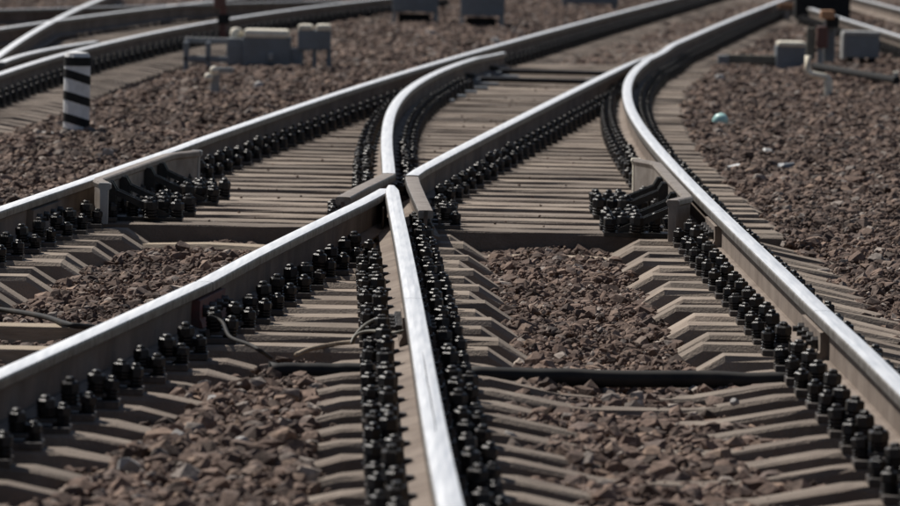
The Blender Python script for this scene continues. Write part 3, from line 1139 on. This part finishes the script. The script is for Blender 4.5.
lp, s = boxes('red_post', 'post', 'slim dark red post behind the grey point machine', 222, 44, [
    ('post_shaft', 'redbrown', 219, 226, 3, 44, .08, 0), ('post_head', 'redbrown', 213, 225, -6, 8, .12, -.02), ('post_foot', 'blackpaint', 217, 229, 14, 24, .1, -.01)])
for x0, lab in ((392, 'blurred grey cabinet on legs, farther from the curved blade tip'), (460, 'blurred grey cabinet on legs, nearer the curved blade tip')):
    w = 46 if x0 == 392 else 44
    yb = 24 if x0 == 392 else 28
    boxes('trackside_cabinet', 'cabinet', lab, x0 + w / 2, yb, [
        ('cabinet_body', 'grey', x0, x0 + w, -30, yb - 12, .45, 0), ('leg', 'palegrey', x0, x0 + 4, yb - 14, yb, .08, .02), ('leg', 'palegrey', x0 + w - 5, x0 + w, yb - 14, yb, .08, .02),
        ('plinth', 'blackpaint', x0 + 6, x0 + w - 8, yb - 10, yb - 1, .3, .12)])
boxes('trackside_cabinet', 'cabinet', 'faint dark cabinet farthest behind the long rail', 590, 10, [
    ('cabinet_body', 'grey', 562, 618, -26, 4, .4, 0), ('leg', 'grey', 563, 567, 2, 10, .08, .02), ('leg', 'grey', 612, 617, 2, 10, .08, .02)])

# right-hand background
boxes('point_machine', 'point machine', 'grey point machine with pale lid and long arm beside the curving rail', 790, 69, [
    ('housing', 'grey', 776, 806, 46, 69, .4, 0), ('lid', 'cream', 777, 806, 41.5, 47, .44, -.02, .035), ('arm', 'olive', 727, 777, 56, 65, .1, .1),
    ('arm_end', 'grey', 718, 729, 57, 72, .2, .05)])
boxes('relay_box', 'relay box', 'dark grey relay box with pale edge beside the black bar', 862, 66, [
    ('box_body', 'grey', 845, 879, 34, 58, .45, 0), ('edge_strip', 'palegrey', 842, 846, 34, 60, .40, .02), ('leg', 'blackpaint', 848, 854, 57, 66, .3, .05), ('leg', 'blackpaint', 870, 876, 57, 66, .3, .05),
    ('lid', 'palegrey', 843, 880, 31.5, 35, .48, -.015)])
bl = px(864, 63, .12)
sp, s = boxes('signal_post', 'signal', 'red and grey ground signal with olive plate beside the point machine', 822, 74, [
    ('olive_plate', 'olive', 806, 815, 28, 60, .05, .05), ('mast', 'palegrey', 817, 823, 46, 74, .06, 0), ('lamp_case', 'redbrown', 816, 827, 26, 48, .14, -.03, .02),
    ('back_plate', 'grey', 824, 835, 14, 62, .05, .12), ('lamp_hood', 'orange', 819, 833, 10, 19, .16, -.05, .02), ('bracket', 'blackpaint', 826, 838, 16, 27, .1, 0)])
pp = [(807, 56), (807, 72), (811, 74.5), (823, 76.5), (827.5, 78), (828, 84), (828, 98)]
b0 = px(828, 97, -.03)
s = F_PX / b0.y
root = empty('vent_pipe', b0, 'cream bent pipe standing in the ballast in front of the signal', 'pipe')
mb = MB()
mb.tube([((x - 828) / s, 0, (97 - y) / s) for x, y in pp], .030, 9)
mb.build('pipe_run', 'cream', root, smooth=True)
mb = MB()
mb.tube([(0, 0, (97 - 80) / s), (0, 0, -.05)], .040, 9)
mb.build('pipe_sleeve', 'cream', root)
mb = MB()
a, b = px(815, 66, .05), px(897, 80, .05)
mid = (a + b) / 2
mb.tube([a - mid, (b - mid)], .036, 9)
o = mb.build('black_bar', 'blackpaint', None, mid)
tag(o, 'black bar lying at a slant from the signal past the relay box', 'bar')
boxes('marker_stub', 'stub', 'small pale stub standing at the slanting black bar end', 896, 88, [('stub_body', 'palegrey', 893.5, 898.5, 73, 88, .05, 0), ('stub_cap', 'cream', 893, 899, 71.5, 74.5, .06, -.005)])
boxes('control_cabinet', 'cabinet', 'dark cabinet behind the ground signal by the curving rail end', 820, 24, [
    ('cabinet_body', 'blackpaint', 795, 850, -24, 20, .5, 0), ('cabinet_plinth', 'blackpaint', 800, 846, 18, 24, .4, .05)])
boxes('rod_bracket_post', 'bracket', 'small rusty bracket post at the far end of the curving rail', 786, 22, [('post_body', 'palegrey', 784, 790, 8, 22, .08, 0), ('bracket_arm', 'orange', 778, 800, 3, 9, .12, -.02)])


# ------------------------------------------------------------------ litter and single stones
def lump(name, x, y, size, m, label, cat, group=None, seed=1, z=-0.02, squash=.75, stretch=(1, 1)):
    p = px(x, y, z)
    o = link(name, rock_mesh(name, seed, m, squash), None, p, (rnd.uniform(-.2, .2), rnd.uniform(-.2, .2), rnd.uniform(0, 6)))
    o.scale = (size * stretch[0], size * stretch[1], size)
    return tag(o, label, cat, group)


p = px(720, 121, .02)
mb = MB()
mb.lathe([(.010, -.045), (.034, -.036), (.044, -.012), (.045, .010), (.036, .034), (.018, .046), (.008, .052)], 14)
mb.v = [v * 1.3 for v in mb.v]
o = mb.build('plastic_cup', 'teal', None, p, (.9, .5, .2), smooth=True)
tag(o, 'crumpled pale turquoise plastic cup lying on the ballast', 'cup')
lump('orange_scrap', 727, 116, .045, 'orange', 'small orange scrap beside the turquoise cup', 'litter', seed=5, z=.0)
lump('debris_block', 768, 151, .05, 'palegrey', 'flat grey debris chip on the ballast in front of the turquoise cup', 'debris', seed=6, z=.0, squash=.4)
lump('debris_block', 745, 170, .10, 'grey', 'long grey slab lump lying behind the curving rail', 'debris', seed=8, z=-.01, squash=.4, stretch=(1.6, .7))
lump('debris_block', 786, 166, .085, 'grey', 'dark grey rubble lump on the ballast behind the curving rail', 'debris', seed=9, z=.0, squash=.45)
lump('debris_block', 45, 136, .10, 'palestone', 'pale crumbled rubble at the foot of the striped post', 'debris', seed=12, z=-.03, squash=.3, stretch=(1.3, .8))
for i, (x, y, sz) in enumerate(((204, 384, .028), (213, 402, .038), (176, 438, .04), (241, 443, .035), (128, 467, .045), (513, 437, .034),
                                (735, 402, .022), (108, 152, .05), (258, 86, .06), (495, 41, .07), (720, 78, .07), (285, 422, .03), (862, 62, .07), (800, 366, .02), (588, 83, .07), (430, 33, .07), (645, 112, .05))):
    lump('pale_stone', x, y, sz, 'palestone', 'pale whitish stone lying among the brown ballast', 'stone', 'pale stones among the ballast', 40 + i, z=(-.02 if y > 200 else .0))
